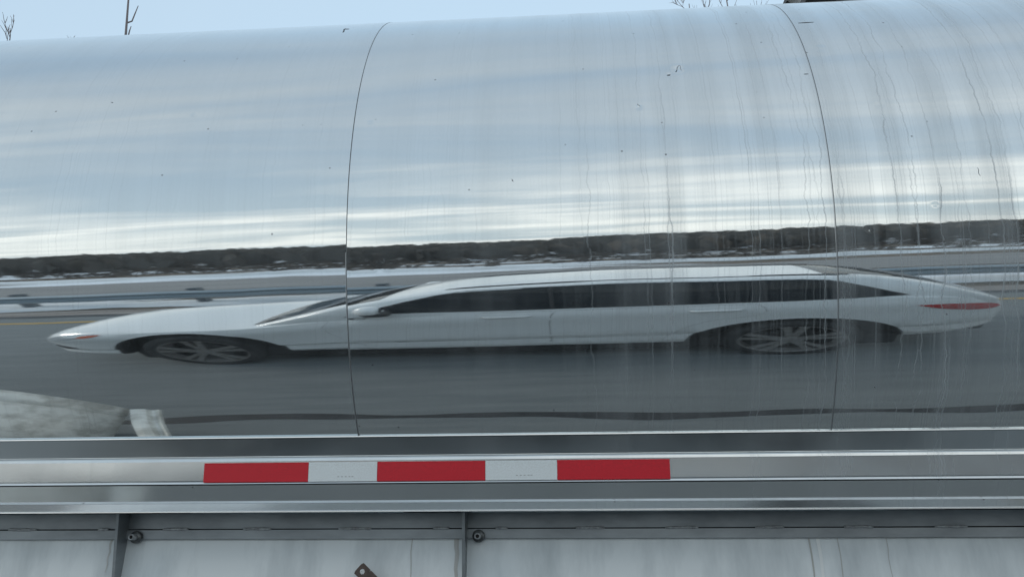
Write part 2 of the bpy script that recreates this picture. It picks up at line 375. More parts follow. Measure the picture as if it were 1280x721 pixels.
for i in range(7000):
    y = -11.9 - 9*rnd.random()**.8; x = rnd.uniform(-90, 90)
    if sin(x*.33 + y*1.9) + sin(x*.17 - y*1.1) + rnd.uniform(-.9, .9) < -.55: continue
    y += .045*x
    h = rnd.uniform(.12, .5)
    for k in range(5):
        a = rnd.uniform(0, 6.3); sx, sy = cos(a)*rnd.uniform(.2, .7)*h, sin(a)*rnd.uniform(.2, .7)*h; bx, by = x + rnd.uniform(-.2, .2), y + rnd.uniform(-.2, .2)
        w_ = .05*h
        bm.faces.new([bm.verts.new(v) for v in ((bx-w_, by, 0), (bx+w_, by, 0), (bx+sx+w_*2, by+sy, h*rnd.uniform(.7, 1)), (bx+sx*.6-w_*2, by+sy, h*.9))])
tag(link('roadside_brush', bm, M_BRUSH), label='low dry brown brush scattered over the snowy verge beyond the far road', cat='brush', kind='stuff')

# ---- bare trees
M_BARK = mat('bare_bark', (.22, .20, .21), .9, noise=(9, (.26, .24, .25), .35, .7))
def grow(bm, p, d, ln, r, depth, rnd, n=6, spread=.6, lift=.25):
    pts = [p]; rr = [r]; q = p; dd = d.copy(); segs = 4
    for i in range(segs):
        dd = (dd + Vector((rnd.uniform(-.14, .14), rnd.uniform(-.14, .14), rnd.uniform(-.03, .10)))).normalized()
        q = q + dd*ln/segs; pts.append(q); rr.append(r*(1 - .55*(i+1)/segs))
    tube(bm, pts, rr, n)
    if depth == 0: return
    for k in range(rnd.choice((3, 4, 4))):
        f = rnd.uniform(.3, 1.); i = min(int(f*segs), segs-1); b = pts[i].lerp(pts[i+1], f*segs-i)
        nd_ = (dd + Vector((rnd.uniform(-1, 1), rnd.uniform(-1, 1), rnd.uniform(-.2, .6)+lift)).normalized()*spread*1.6).normalized()
        grow(bm, b, nd_, ln*rnd.uniform(.5, .72), max(r*.5, .006), depth-1, rnd, 5 if depth > 1 else 4, spread, lift)
def bare_tree(loc, h, seed, label, group='bare trees behind the tank', r=.11, twig=None, upright=.45, depth=3, top=.52):
    rnd = random.Random(seed)
    o = empty('bare_tree', loc, label=label, cat='tree', group=group)
    bm = bmesh.new(); pts = []; rr = []
    for i in range(13):
        t = i/12; pts.append(Vector((.12*sin(t*5+seed), .1*sin(t*4+seed*2), h*t))); rr.append(r*(1-.95*t) + .006)
    tube(bm, pts, rr, 10); link('trunk', bm, M_BARK, o, True)
    bm = bmesh.new()
    for k in range(17):
        f = .25 + (top-.25)*k/16 if twig else .3 + .68*k/16
        i = min(int(f*12), 11); b = pts[i].lerp(pts[i+1], f*12-i); a = k*2.4 + seed
        d = Vector((cos(a), sin(a), upright*2.)).normalized()
        grow(bm, b, d, h*.26*(1.12-f), rr[i]*.55, depth-1, rnd, 6, .5, .3)
    if twig:
        for z, dx, dz in twig:
            i = min(int(z/h*12), 11); b = pts[i].lerp(pts[i+1], z/h*12-i)
            m1 = b + Vector((dx*.45, .02, dz*.12)); m2 = b + Vector((dx*.75, 0, dz*.55)); e = b + Vector((dx, 0, dz))
            tube(bm, [b, m1, m2, e], [.018, .016, .012, .007], 6)
    link('crown', bm, M_BARK, o); return o
def base(x, y, z): v = T(x, y, z); return v
v = T(-8.96, 14, 9.9); HT = v.z
bare_tree((v.x, v.y, 0), HT+1.6, 3, 'bare tree with one straight leader rising behind the tank at left', r=.10, top=.60,
          twig=[(HT-.05, .22, .38), (HT+.62, -.1, .18), (HT-.35, .10, .22)])
v = T(-8.95, 11, 7.9)
bare_tree((v.x, v.y, 0), v.z-.3, 5, 'small bare tree whose forked tips just clear the tank at far left', r=.12, upright=.6)
v = T(-11.2, 16, 11.25)
bare_tree((v.x, v.y, 0), v.z-.75, 9, 'leafless tree barely showing its twig tips over the tank, between two others', r=.14, upright=.6)
v = T(4.55, 20, 14.2)
bare_tree((v.x, v.y, 0), v.z, 12, 'fine twigged bare tree above the tank beside the dark canopy', r=.16, upright=.5, depth=4)
v = T(3.5, 21, 14.55)
bare_tree((v.x, v.y, 0), v.z, 15, 'thin bare tree left of the fine twigged one above the tank', r=.13, upright=.5, depth=4)

# ---- canopy roof beyond the tank (upper right corner)
cn = empty('canopy', (0, 0, 0), label='dark roof canopy with a pale edge beam above the tank at upper right', cat='canopy')
M_SOFF = mat('canopy_underside', (.030, .030, .031), .7, noise=((1, 5, 5), (.055, .053, .05), .4, .7))
M_FASC = mat('pale_beam', (.42, .44, .44), .5, .3, noise=((4, 4, 4), (.30, .31, .31), .4, .7))
a0 = T(1.62, 5.0, 3.36)
bm = bmesh.new(); box(bm, (a0.x + 4.0, a0.y + 3.2, a0.z + .18), (8.0, 6.6, .30), .01); link('roof_slab', bm, M_SOFF, cn)
bm = bmesh.new(); tube(bm, [T(1.455, 4.7, 3.24), T(1.85, 4.7, 3.72)], [.055, .055], 4); link('edge_beam', bm, M_FASC, cn)
bm = bmesh.new(); tube(bm, [T(1.42, 4.75, 3.22), T(1.80, 4.75, 3.72)], [.03, .03], 4); link('edge_trim', bm, M_SOFF, cn)
for xx in (2.6, 9.2):
    for yy in (5.2, 10.5):
        bm = bmesh.new(); box(bm, (xx, yy, a0.z/2), (.22, .22, a0.z+.06), .01); link('post', bm, M_FASC, cn)

# ================================================================== TANKER TRAILER
tt = empty('tanker_trailer', (0, 0, H*cos(TH)), label='polished aluminium tanker trailer with red and white reflective tape, mirroring a white car', cat='tanker trailer')
tt.rotation_euler = (0, TH, 0)
YC, ZC, A_, B_ = 2.543, .759, .792, .819
def shell(name, x0, x1, tilt, parent, m, twist=0., off=0.):
    """one rolled section of the tank; tilt: its flank is pushed slightly out of round"""
    bm = bmesh.new(); n = 420; rings = []
    nx = max(2, int((x1-x0)/.12))
    for i in range(nx+1):
        x = x0 + (x1-x0)*i/nx; ring = []
        for k in range(n):
            a = 2*pi*k/n
            c, s = cos(a), sin(a)                 # c=-1 is the side facing the car
            g = 0.
            if c < 0:
                ds = s + .22                        # arc position about the mirror band
                g = (tilt + twist*(x-(x0+x1)/2))*ds*B_*math.exp(-(ds/.42)**2)
            # a very slight drum-like waist between the welds
            ring.append(bm.verts.new((x, YC + (A_+g+off)*c, ZC + (B_+g+off)*s)))
        rings.append(ring)
    for a, b in zip(rings, rings[1:]):
        for k in range(n): bm.faces.new((a[k], a[(k+1) % n], b[(k+1) % n], b[k]))
    fix(bm)
    return link(name, bm, m, parent, True)
XS = [-5.4, -4.15, -2.9, -1.9, -.511, .585, 2.0, 2.9, 4.15, 5.4]
TI = [0, 0, 0, .010, 0, .002, 0, 0, 0]
for x0, x1, ti in zip(XS, XS[1:], TI):
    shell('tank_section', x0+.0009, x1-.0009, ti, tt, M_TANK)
def hoop(name, x0, x1, dr, m):
    bm = bmesh.new(); n = 360; pr = []
    for xx, d in ((x0, -.01), (x0, dr), (x1, dr), (x1, -.01)):
        pr.append([bm.verts.new((xx, YC + (A_+d)*cos(2*pi*k/n), ZC + (B_+d)*sin(2*pi*k/n))) for k in range(n)])
    for a, b in zip(pr, pr[1:]):
        for k in range(n): bm.faces.new((a[k], a[(k+1) % n], b[(k+1) % n], b[k]))
    fix(bm); return link(name, bm, m, tt)
for x in XS[1:-1]:
    hoop('seam_edge', x-.0026, x-.0016, .0003, M_SEAML)
    o = hoop('weld_seam', x-.0014, x+.0014, -.0006, M_SEAM)
for sgn, x in ((-1, XS[0]), (1, XS[-1])):
    bm = bmesh.new(); n = 96; rings = []
    for j in range(13):
        t = j/12*pi/2
        rings.append([bm.verts.new((x + sgn*.26*sin(t), YC + A_*max(cos(t), .002)*cos(2*pi*k/n), ZC + B_*max(cos(t), .002)*sin(2*pi*k/n))) for k in range(n)])
    for a, b in zip(rings, rings[1:]):
        for k in range(n): bm.faces.new((a[k], a[(k+1) % n], b[(k+1) % n], b[k]))
    fix(bm); link('tank_head', bm, M_TANK, tt, True)
M_SCUFF = mat('scuff', (.10, .11, .13), .6)
def scuff(x, z, dx, dz, rr):
    bm = bmesh.new(); p_ = []
    for i in range(7):
        t = i/6; zz = z + dz*t; c = sqrt(max(0, 1 - ((zz-ZC)/B_)**2))
        p_.append((x + dx*t + .0012*sin(t*7), YC - A_*c - .0002, zz))
    tube(bm, p_, [rr*(.4 + .6*sin(pi*min(max(t/6, .08), .92))) for t in range(7)], 6); link('scuff_mark', bm, M_SCUFF, tt, True)
for a in ((.266, 1.062, .010, .022, .0009), (.278, 1.084, .002, -.018, .0006), (.252, 1.052, -.008, -.002, .0011), (.173, .953, -.006, .010, .0006), (-.615, 1.325, -.003, .03, .0022), (-.618, 1.352, .012, -.001, .0012),
          (.60, 1.245, .038, .001, .0012), (.565, 1.035, .010, .0, .0010), (-1.148, 1.037, .006, -.002, .0016), (-.795, .871, .005, .006, .0009), (-.92, .982, .006, .005, .0007), (.90, .76, .003, -.02, .0008), (-.13, .77, .004, -.006, .0008)): scuff(*a)
# manholes on top, out of the photograph's view but part of the trailer
for x in (-2.2, 2.6):
    bm = bmesh.new(); lathe(bm, [(.0, .10), (.24, .10), (.26, .08), (.26, -.06)], 40, 'Z', (x, YC+.25, ZC+B_-.02)); fix(bm); link('manhole_lid', bm, M_GALVD, tt)

# side rail profile (y, z): upper band leans under the shell, main face upright, lower band undercut, lip
X0, X1 = -5.3, 5.3
def face_strip(name, pr, m, x0=X0, x1=X1, nx=60, smooth=False):
    bm = bmesh.new(); extrude_profile(bm, pr, x0, x1, nx); fix(bm); return link(name, bm, m, tt, smooth)
face_strip('rail_upper_band', [(1.9510, .2095), (1.9680, .1668), (1.99, .1668), (2.02, .2095)], M_RAIL)
face_strip('rail_top_lip', [(1.9495, .2120), (1.9495, .2098), (1.9700, .2098), (1.9700, .2120)], M_EDGE)
pts = [(1.9680, .1662), (1.9630, .1650), (1.9600, .1620), (1.9592, .1560), (1.9612, .1120), (1.9632, .1085), (1.9612, .1040), (1.9700, .1020), (2.06, .1020), (2.06, .1662)]
face_strip('side_rail', pts, M_FACE, smooth=False)
face_strip('rail_lower_band', [(1.9640, .1012), (1.9870, .0600), (2.04, .0600), (2.04, .1012)], M_RAIL)
face_strip('rail_bottom_lip', [(1.9800, .0594), (1.9832, .0420), (2.07, .0420), (2.07, .0594)], M_RAIL)
face_strip('rail_bottom_edge', [(1.9790, .0416), (1.9790, .0392), (1.990, .0392), (1.990, .0416)], M_EDGE)
# apron under the rail: upper strip, hinge line, lower strip, pale panels
face_strip('apron_strip', [(2.078, .0386), (2.078, .0022), (2.10, .0022), (2.10, .0386)], M_GALVD)
face_strip('apron_shadow_gap', [(2.088, .0020), (2.088, -.0005), (2.10, -.0005), (2.10, .0020)], M_BLACK)
face_strip('apron_flange', [(2.072, -.0008), (2.070, -.0225), (2.10, -.0225), (2.10, -.0008)], M_GALVD)
xs = [-5.3, -3.65, -2.8, -1.97, -1.122, -.268, 1.44, 2.28, 3.13, 3.97, 5.3]
for a, b in zip(xs, xs[1:]):
    bm = bmesh.new(); extrude_profile(bm, [(2.080, -.0232), (2.040, -.36), (2.10, -.36), (2.10, -.0232)], a+.003, b-.003, 8); fix(bm)
    link('skirt_panel', bm, M_GALV, tt)
M_STAIN = mat('water_stain', (.42, .41, .385), .7, noise=((60, 5, 6), (.56, .58, .58), .35, .65))
M_STAINL = mat('pale_run', (.80, .83, .83), .5)
for (sx, w0, z0, z1, m_) in ((-.290, .006, -.024, -.16, M_STAIN), (.545, .0022, -.024, -.33, M_STAIN), (.565, .004, -.024, -.33, M_STAINL), (.61, .0012, -.024, -.33, M_STAIN), (.72, .001, -.024, -.2, M_STAIN), (-.40, .001, -.024, -.25, M_STAIN), (-1.16, .003, -.024, -.1, M_STAIN)):
    bm = bmesh.new(); L0 = []
    for i in range(9):
        z = z0 + (z1-z0)*i/8; y = 2.080 - .04*(-.0232 - z)/.3368 - .0006; jx = .0015*sin(i*1.9+sx*9)
        L0.append((bm.verts.new((sx-w0*(1-.07*i)+jx, y, z)), bm.verts.new((sx+w0*(1-.07*i)+jx, y, z))))
    for a, b in zip(L0, L0[1:]): bm.faces.new((a[0], a[1], b[1], b[0]))
    link('water_stain', bm, m_, tt)
rnd = random.Random(5)
welds = [(-1.43, -1.355), (-1.195, -1.168), (-1.027, -.961), (-.822, -.751), (-.582, -.5), (-.348, -.308), (-.195, -.166), (-.002, .067), (.21, .288), (.421, .488), (.626, .692), (.832, .905)]
for a, b in welds + [(-1.43-.21*k, -1.36-.21*k) for k in range(1, 8)] + [(.83+.21*k, .9+.21*k) for k in range(1, 8)]:
    bm = bmesh.new(); n = 14; pts_ = [(a + (b-a)*i/n, 2.073 + rnd.uniform(-.0008, .0008), .0012 + rnd.uniform(-.0007, .0007)) for i in range(n+1)]
    tube(bm, pts_, [.0038*(.55 if i in (0, n) else 1)*rnd.uniform(.8, 1.15) for i in range(n+1)], 7)
    for vv in bm.verts: vv.co.y = 2.073 + (vv.co.y-2.073)*.8
    link('weld_bead', bm, M_WELD, tt, True)
# gusset ribs
for x in xs[1:-1]:
    bm = bmesh.new()
    P = [(2.025, .0386), (2.030, -.02), (2.040, -.12), (2.030, -.34), (2.079, -.34), (2.079, .0386)]
    ra = [bm.verts.new((x-.0035, y, z)) for y, z in P]; rb = [bm.verts.new((x+.0035, y, z)) for y, z in P]
    bm.faces.new(ra[::-1]); bm.faces.new(rb)
    for k in range(6): bm.faces.new((ra[k], ra[(k+1) % 6], rb[(k+1) % 6], rb[k]))
    bmesh.ops.bevel(bm, geom=list(bm.edges), offset=.0008, segments=1, affect='EDGES'); fix(bm)
    link('gusset_rib', bm, M_GALVD, tt)
    # drain bolt beside each rib
    bx = x + .032
    bm = bmesh.new(); lathe(bm, [(.0, -.004), (.013, -.004), (.015, -.001), (.015, .006), (.0, .006)], 20, 'Y', (bx, 2.064, -.017)); fix(bm); bo = link('drain_bolt', bm, M_BOLT, tt, True)
    bm = bmesh.new(); lathe(bm, [(.0075, .0), (.0075, -.022), (.0045, -.022), (.0045, -.004)], 18, 'Y', (bx, 2.062, -.017)); fix(bm); link('bolt_shank', bm, M_WELD, bo, True)
    bm = bmesh.new(); lathe(bm, [(.0, -.0195), (.0046, -.0195)], 18, 'Y', (bx, 2.062, -.017)); link('bolt_bore', bm, M_HOLE, bo)
# rusty latch tab with a hole
def tab():
    bm = bmesh.new(); n = 20; w_, l_ = .0155, .10; cx = 0.0
    outer = [(-w_, .013), (w_, .013), (w_, -l_), (-w_, -l_)]
    M = Matrix.Translation((-.509, 2.028, -.094)) @ Matrix.Rotation(R(-48), 4, 'Y')
    ring = [(.0062*cos(2*pi*k/n), -.003 + .0062*sin(2*pi*k/n)) for k in range(n)]
    def outp(a):
        c, s = cos(a), sin(a); k = min(w_/max(abs(c), 1e-6), (.0135 if s > 0 else .0135)/max(abs(s), 1e-6)); return (c*k, s*k - .003)
    for dy in (-.0025, .0025):
        a = [bm.verts.new(M @ Vector((x, dy, z))) for x, z in ring]; b = [bm.verts.new(M @ Vector((*[outp(2*pi*k/n+.0001)[0]], dy, outp(2*pi*k/n+.0001)[1]))) for k in range(n)]
        for k in range(n): bm.faces.new((a[k], a[(k+1) % n], b[(k+1) % n], b[k]))
    box(bm, (0, 0, 0), (1, 1, 1)); vs = list(bm.verts)[-8:]
    bmesh.ops.transform(bm, matrix=M @ Matrix.Translation((0, 0, -.0165-.045)) @ Matrix.Diagonal((2*w_, .005, .09, 1)), verts=vs)
    fix(bm); la = link('latch_tab', bm, M_BROWN, tt)
    bm = bmesh.new(); lathe(bm, [(.0, -.001), (.0061, -.001), (.0061, .004)], 18, 'Y', (0, 0, 0)); bmesh.ops.transform(bm, matrix=M @ Matrix.Translation((0, 0, -.003)), verts=bm.verts); link('latch_rivet', bm, M_EDGE, la)
tab()
# reflective tape
tape = [(-.885, -.630, 1), (-.630, -.465, 0), (-.465, -.209, 1), (-.209, -.042, 0), (-.042, .217, 1)]
for a, b, red in tape:
    bm = bmesh.new(); extrude_profile(bm, [(1.9588, .1525), (1.9612, .1080), (1.9602, .1080), (1.9580, .1525)], a+.0004, b-.0004, 4); fix(bm)
    o = link('red_reflective_tape' if red else 'white_reflective_tape', bm, M_RED if red else M_WHITE, tt)
    if not red:
        for q in (-.018, -.009, .0, .009, .016):
            bm = bmesh.new(); box(bm, ((a+b)/2+q+.008, 1.9600, .1188), (.0045, .0010, .0018)); link('print_mark', bm, M_PRINT, o)
for o in tt.children:
    if o.name.startswith('red_ref'): o['label'] = 'glossy red reflective strip'
    if o.name.startswith('white_ref'): o['label'] = 'white reflective strip'
# chassis, axles, wheels and fenders
bm = bmesh.new()
for y in (2.18, 2.90): box(bm, (0, y, -.32), (10.2, .12, .34), .01)
for x in (-4.6, -3.2, -1.8, -.4, 1.0, 2.4, 3.8): box(bm, (x, 2.54, -.24), (.16, .60, .22))
link('chassis_frame', bm, M_GALVD, tt)
for x in (-3.4, -1.2, 1.0, 3.2):
    bm = bmesh.new(); box(bm, (x, 2.62, -.04), (.2, .9, .24), .01); link('tank_saddle', bm, M_GALVD, tt)
RW = .52
def gz(x): return -H - .065*(-x) if False else (-H*1.0 + .065*x)      # road height in the trailer's frame
def wheel(x, y, side):
    zc = gz(x) + RW + .003
    bm = bmesh.new(); lathe(bm, [(.30, -.12), (.44, -.13), (.50, -.12), (RW, -.09), (RW, .09), (.50, .12), (.44, .13), (.30, .12)], 56, 'Y', (x, y, zc), True); fix(bm)
    t_ = link('tyre', bm, M_TYRE, tt, True)
    bm = bmesh.new(); s = side; lathe(bm, [(.305, .10*s), (.29, .08*s), (.27, .0), (.12, -.02*s), (.11, .08*s), (.0, .09*s)], 48, 'Y', (x, y, zc)); fix(bm); link('rim', bm, M_FEND, t_, True)
for x in (-2.45, -3.75):
    for y, s in ((1.50, -1), (1.80, -1), (3.28, 1), (3.58, 1)): wheel(x, y, s)
    bm = bmesh.new(); tube(bm, [(x, 1.45, gz(x)+RW), (x, 3.63, gz(x)+RW)], [.08, .08], 16); link('axle', bm, M_BLACK, tt)
    for y0, y1 in ((1.28, 1.93), (3.15, 3.75)):
        bm = bmesh.new(); zc = gz(x) + RW; n = 28; rings = []
        for i in range(n+1):
            a = R(10) + R(160)*i/n; r = .675
            rings.append([bm.verts.new((x + (r+d)*cos(a), y, zc + (r+d)*sin(a))) for y, d in ((y0, -.05), (y0, 0), (y0+.10, .008), (y0+.11, -.006), (y0+.13, .010), (y1, .010), (y1, .004), (y0+.005, -.004), (y0+.004, -.05))])
        for a, b in zip(rings, rings[1:]):
            for k in range(9): bm.faces.new((a[k], a[(k+1) % 9], b[(k+1) % 9], b[k]))
        bm.faces.new(rings[0][::-1]); bm.faces.new(rings[-1]); fix(bm)
        link('fender', bm, M_FEND, tt, True)
# folded fender bracket standing at the fender's end
bm = bmesh.new()
rows = []
for cx, y, z in ((-1.625, 1.38, -.72), (-1.545, 1.56, -.66), (-1.445, 1.76, -.60), (-1.31, 2.03, -.52), (-1.26, 2.125, -.46)):
    pr_ = [(-.058, -.03), (-.052, 0), (-.02, .006), (.012, .004), (.022, -.02), (.034, -.022), (.058, -.002), (.062, -.012)]
    rows.append([bm.verts.new((cx+a_, y, z+b_)) for a_, b_ in pr_] + [bm.verts.new((cx+a_, y, z+b_-.008)) for a_, b_ in reversed(pr_)])
for a_, b_ in zip(rows, rows[1:]):
    for k in range(16): bm.faces.new((a_[k], a_[(k+1) % 16], b_[(k+1) % 16], b_[k]))
bm.faces.new(rows[0][::-1]); bm.faces.new(rows[-1])
fix(bm); link('fender_bracket', bm, M_FEND, tt)
# landing legs
for y in (2.1, 2.98):
    bm = bmesh.new(); box(bm, (2.9, y, (gz(2.9)-.2)/2), (.14, .14, -(gz(2.9)+.2)), .008); box(bm, (2.9, y, gz(2.9)+.03), (.3, .26, .05), .006); link('landing_leg', bm, M_GALVD, tt)

# ================================================================== WHITE CAR
car = empty('white_sedan', (0, 0, 0), label='white fastback sedan with dark windows, mirrored as a stretched shape in the tank', cat='car')
AL = atan(.064)
car.rotation_euler = (0, 0, AL); car.scale = (1, .74, 1.042); car.location = (0, .066*.26, 0)
YM = .066 - .92                                     # centre line in the car's frame
def cw(o): return o
M_PAINT = None
def paint():
    m = bpy.data.materials.new('white_car_paint'); m.use_nodes = True; nt = m.node_tree; b = nt.nodes['Principled BSDF']
    t = nd(nt, 'ShaderNodeTexCoord'); s = nd(nt, 'ShaderNodeSeparateXYZ'); nt.links.new(t.outputs['Object'], s.inputs[0])
    n = nd(nt, 'ShaderNodeTexNoise', i_Scale=9.0, i_Detail=8.0, i_Roughness=.65); nt.links.new(t.outputs['Object'], n.inputs['Vector'])
    low = nd(nt, 'ShaderNodeMapRange', interpolation_type='SMOOTHSTEP'); nt.links.new(s.outputs[2], low.inputs[0])
    low.inputs[1].default_value = .75; low.inputs[2].default_value = .25
    rear = nd(nt, 'ShaderNodeMapRange', interpolation_type='SMOOTHSTEP'); nt.links.new(s.outputs[0], rear.inputs[0])
    rear.inputs[1].default_value = -.6; rear.inputs[2].default_value = 1.6; rear.inputs[3].default_value = .35; rear.inputs[4].default_value = 1.
    f = math_(nt, 'MULTIPLY', math_(nt, 'MULTIPLY', low.outputs[0], rear.outputs[0]), ramp(nt, n.outputs[0], [(.3, .25), (.7, .9)]))
    nt.links.new(mixc(nt, f, (.78, .80, .80), (.33, .30, .26)), b.inputs['Base Color'])
    nt.links.new(math_(nt, 'MULTIPLY_ADD', f, .5, .22), b.inputs['Roughness']); b.inputs['Coat Weight'].default_value = .5
    b.inputs['Coat Roughness'].default_value = .06
    return m
M_PAINT = paint()
M_GLASS = mat('tinted_glass', (.008, .013, .018), .05, 0, .28)
M_TRIM = mat('black_trim', (.018, .018, .02), .35)
M_LINER = mat('wheel_liner', (.010, .010, .011), .9)
M_RIM = mat('dusty_alloy', (.34, .33, .32), .45, .6, noise=(20, (.24, .22, .20), .4, .7))
M_CHROME = mat('chrome', (.75, .77, .78), .12, 1.)
M_LENS = mat('lamp_lens', (.55, .58, .6), .08, .4)
M_AMB = mat('amber_lens', (.55, .11, .035), .2)
M_REDL = mat('red_lens', (.50, .012, .015), .15, coat=.4)

ZT = [(-3.04, .50), (-3.02, .61), (-2.96, .69), (-2.85, .745), (-2.7, .772), (-2.5, .79), (-2.1, .80), (-1.7, .80), (-1.35, .86), (-1.0, .97), (0, 1.03), (1.2, 1.04), (1.55, 1.0), (1.75, .945), (1.86, .89), (1.91, .81), (1.93, .66)]
ZS = [(-3.04, .46), (-3.02, .54), (-2.96, .62), (-2.85, .68), (-2.7, .715), (-2.5, .735), (-2.1, .76), (-1.7, .78), (-1.3, .865), (-1.0, .94), (0, .985), (1.2, 1.00), (1.55, .975), (1.75, .92), (1.86, .85), (1.91, .76), (1.93, .60)]
ZB = [(-3.04, .37), (-2.95, .30), (-2.6, .265), (-1.5, .29), (0, .305), (1.2, .31), (1.7, .34), (1.84, .39), (1.93, .46)]
WW = [(-3.04, .52), (-3.02, .61), (-2.96, .71), (-2.85, .79), (-2.7, .84), (-2.5, .89), (-2.1, .915), (-1.6, .915), (0, .92), (1.0, .92), (1.4, .905), (1.65, .87), (1.81, .79), (1.89, .71), (1.93, .60)]
def half_section(x):
    zt, zs, zb, W = interp(x, ZT), interp(x, ZS), interp(x, ZB), interp(x, WW)
    hgt = zs - zb
    return [(0, zb), (W*.5, zb), (W*.86, zb+.005), (W*.955, zb+.035), (W*.982, zb+.10*hgt/.7), (W*.950, zb+.27*hgt), (W*.992, zb+.345*hgt), (W*.985, zb+.52*hgt),
            (W*.985, zb+.72*hgt), (W*1.0, zb+.80*hgt), (W*.985, zb+.90*hgt), (W*.95, zs), (W*.86, zs+(zt-zs)*.45), (W*.6, zs+(zt-zs)*.82), (W*.3, zt-.004), (0, zt)]
xs_ = [-3.04, -3.03, -3.0, -2.96, -2.90, -2.8, -2.65, -2.5, -2.3, -2.1, -1.9, -1.7, -1.5, -1.3, -1.1, -.9, -.7, -.5, -.3, -.1, .1, .3, .5, .7, .9, 1.1, 1.3, 1.45, 1.55, 1.65, 1.73, 1.8, 1.85, 1.89, 1.915, 1.93]
bm = bmesh.new(); rings = []
for x in xs_:
    h_ = half_section(x)
    full = h_ + [(-y, z) for y, z in reversed(h_[1:-1])]
    rings.append([bm.verts.new((x, YM+y, z)) for y, z in full])
nn = len(rings[0])
for a, b in zip(rings, rings[1:]):
    for k in range(nn): bm.faces.new((a[k], a[(k+1) % nn], b[(k+1) % nn], b[k]))
bm.faces.new(rings[0][::-1]); bm.faces.new(rings[-1]); fix(bm)
body = link('body', bm, M_PAINT, car, True)
FX, RX, WZ = -2.06, .99, .338
# wheel arches: real openings
bm = bmesh.new()
for x in (FX, RX):
    for s in (-1, 1):
        n = 48; y0, y1 = YM + s*.62, YM + s*1.2; c1 = []; c2 = []
        for k in range(n):
            a = 2*pi*k/n; r = .425; ex = 1.2
            c1.append(bm.verts.new((x + r*ex*cos(a), y0, WZ + r*sin(a)*(.93 if sin(a) > 0 else 1)))); c2.append(bm.verts.new((x + r*ex*cos(a), y1, WZ + r*sin(a)*(.93 if sin(a) > 0 else 1))))
        bm.faces.new(c1); bm.faces.new(c2[::-1])
        for k in range(n): bm.faces.new((c1[k], c2[k], c2[(k+1) % n], c1[(k+1) % n]))
fix(bm); cut = link('cutter', bm, M_LINER, car)
md = body.modifiers.new('arch', 'BOOLEAN'); md.operation = 'DIFFERENCE'; md.object = cut; md.solver = 'EXACT'
bpy.context.view_layer.update()
dg = bpy.context.evaluated_depsgraph_get()
me2 = bpy.data.meshes.new_from_object(body.evaluated_get(dg)); body.modifiers.clear(); body.data = me2
bpy.data.objects.remove(cut)
if len(me2.materials) < 2: me2.materials.append(M_LINER)
for f in me2.polygons:                                # insides of the openings are the dark liner
    c = f.center
    f.use_smooth = True
    for x in (FX, RX):
        q = hypot((c.x-x)/1.2, (c.z-WZ)/(.93 if c.z > WZ else 1))
        if q < .432 and abs(c.y-YM) < .93 and c.z > .2:
            nrm = f.normal
            if abs(nrm.y) > .9 and abs(abs(c.y-YM)-.62) > .02: continue
            if abs(abs(c.y-YM)-.62) < .02 or q < .4285 and abs(nrm.y) < .35 and q > .40: f.material_index = 1; f.use_smooth = False
try: me2.set_sharp_from_angle(angle=R(40))
except Exception: pass

# greenhouse
GT = [(-1.72, .785), (-1.5, .90), (-1.2, 1.07), (-.9, 1.205), (-.6, 1.29), (-.3, 1.325), (.1, 1.34), (.6, 1.335), (1.0, 1.322), (1.25, 1.29), (1.45, 1.215), (1.62, 1.11), (1.76, 1.00), (1.84, .93)]
def ysid(z): return .882 - max(0, z-.98)*.55
def g_section(x):
    zt = interp(x, GT); base = interp(x, ZS) - .015
    zr = max(base+.004, zt-.04)
    k = .90 if -1.2 < x < 1.3 else .90
    yr = ysid(zr) - .0
    if x < -1.2: yr -= (-1.2-x)*.18
    if x > 1.2: yr -= (x-1.2)*.16
    yb = ysid(base)
    if x < -1.2: yb -= (-1.2-x)*.18
    if x > 1.2: yb -= (x-1.2)*.16
    return [(yb, base-.03), (yb, base), (yb+(yr-yb)*.5, base+(zr-base)*.5), (yr, zr), (yr-.035, zr+.6*(zt-zr)*.75), (yr*.80, zt-.012), (yr*.5, zt-.002), (0, zt)]
gx = [-1.72, -1.65, -1.5, -1.35, -1.2, -1.05, -.9, -.75, -.6, -.45, -.3, -.1, .1, .3, .5, .7, .9, 1.05, 1.2, 1.3, 1.36, 1.47, 1.57, 1.66, 1.75, 1.84]
bm = bmesh.new(); rings = []
for x in gx:
    h_ = g_section(x); full = h_ + [(-y, z) for y, z in reversed(h_[:-1])]
    rings.append([bm.verts.new((x, YM+y, z)) for y, z in full])
nn = len(rings[0])
for a, b in zip(rings, rings[1:]):
    for k in range(nn-1): bm.faces.new((a[k], a[k+1], b[k+1], b[k]))
fix(bm)
for v in bm.verts: pass
roof = link('roof', bm, M_PAINT, car, True)

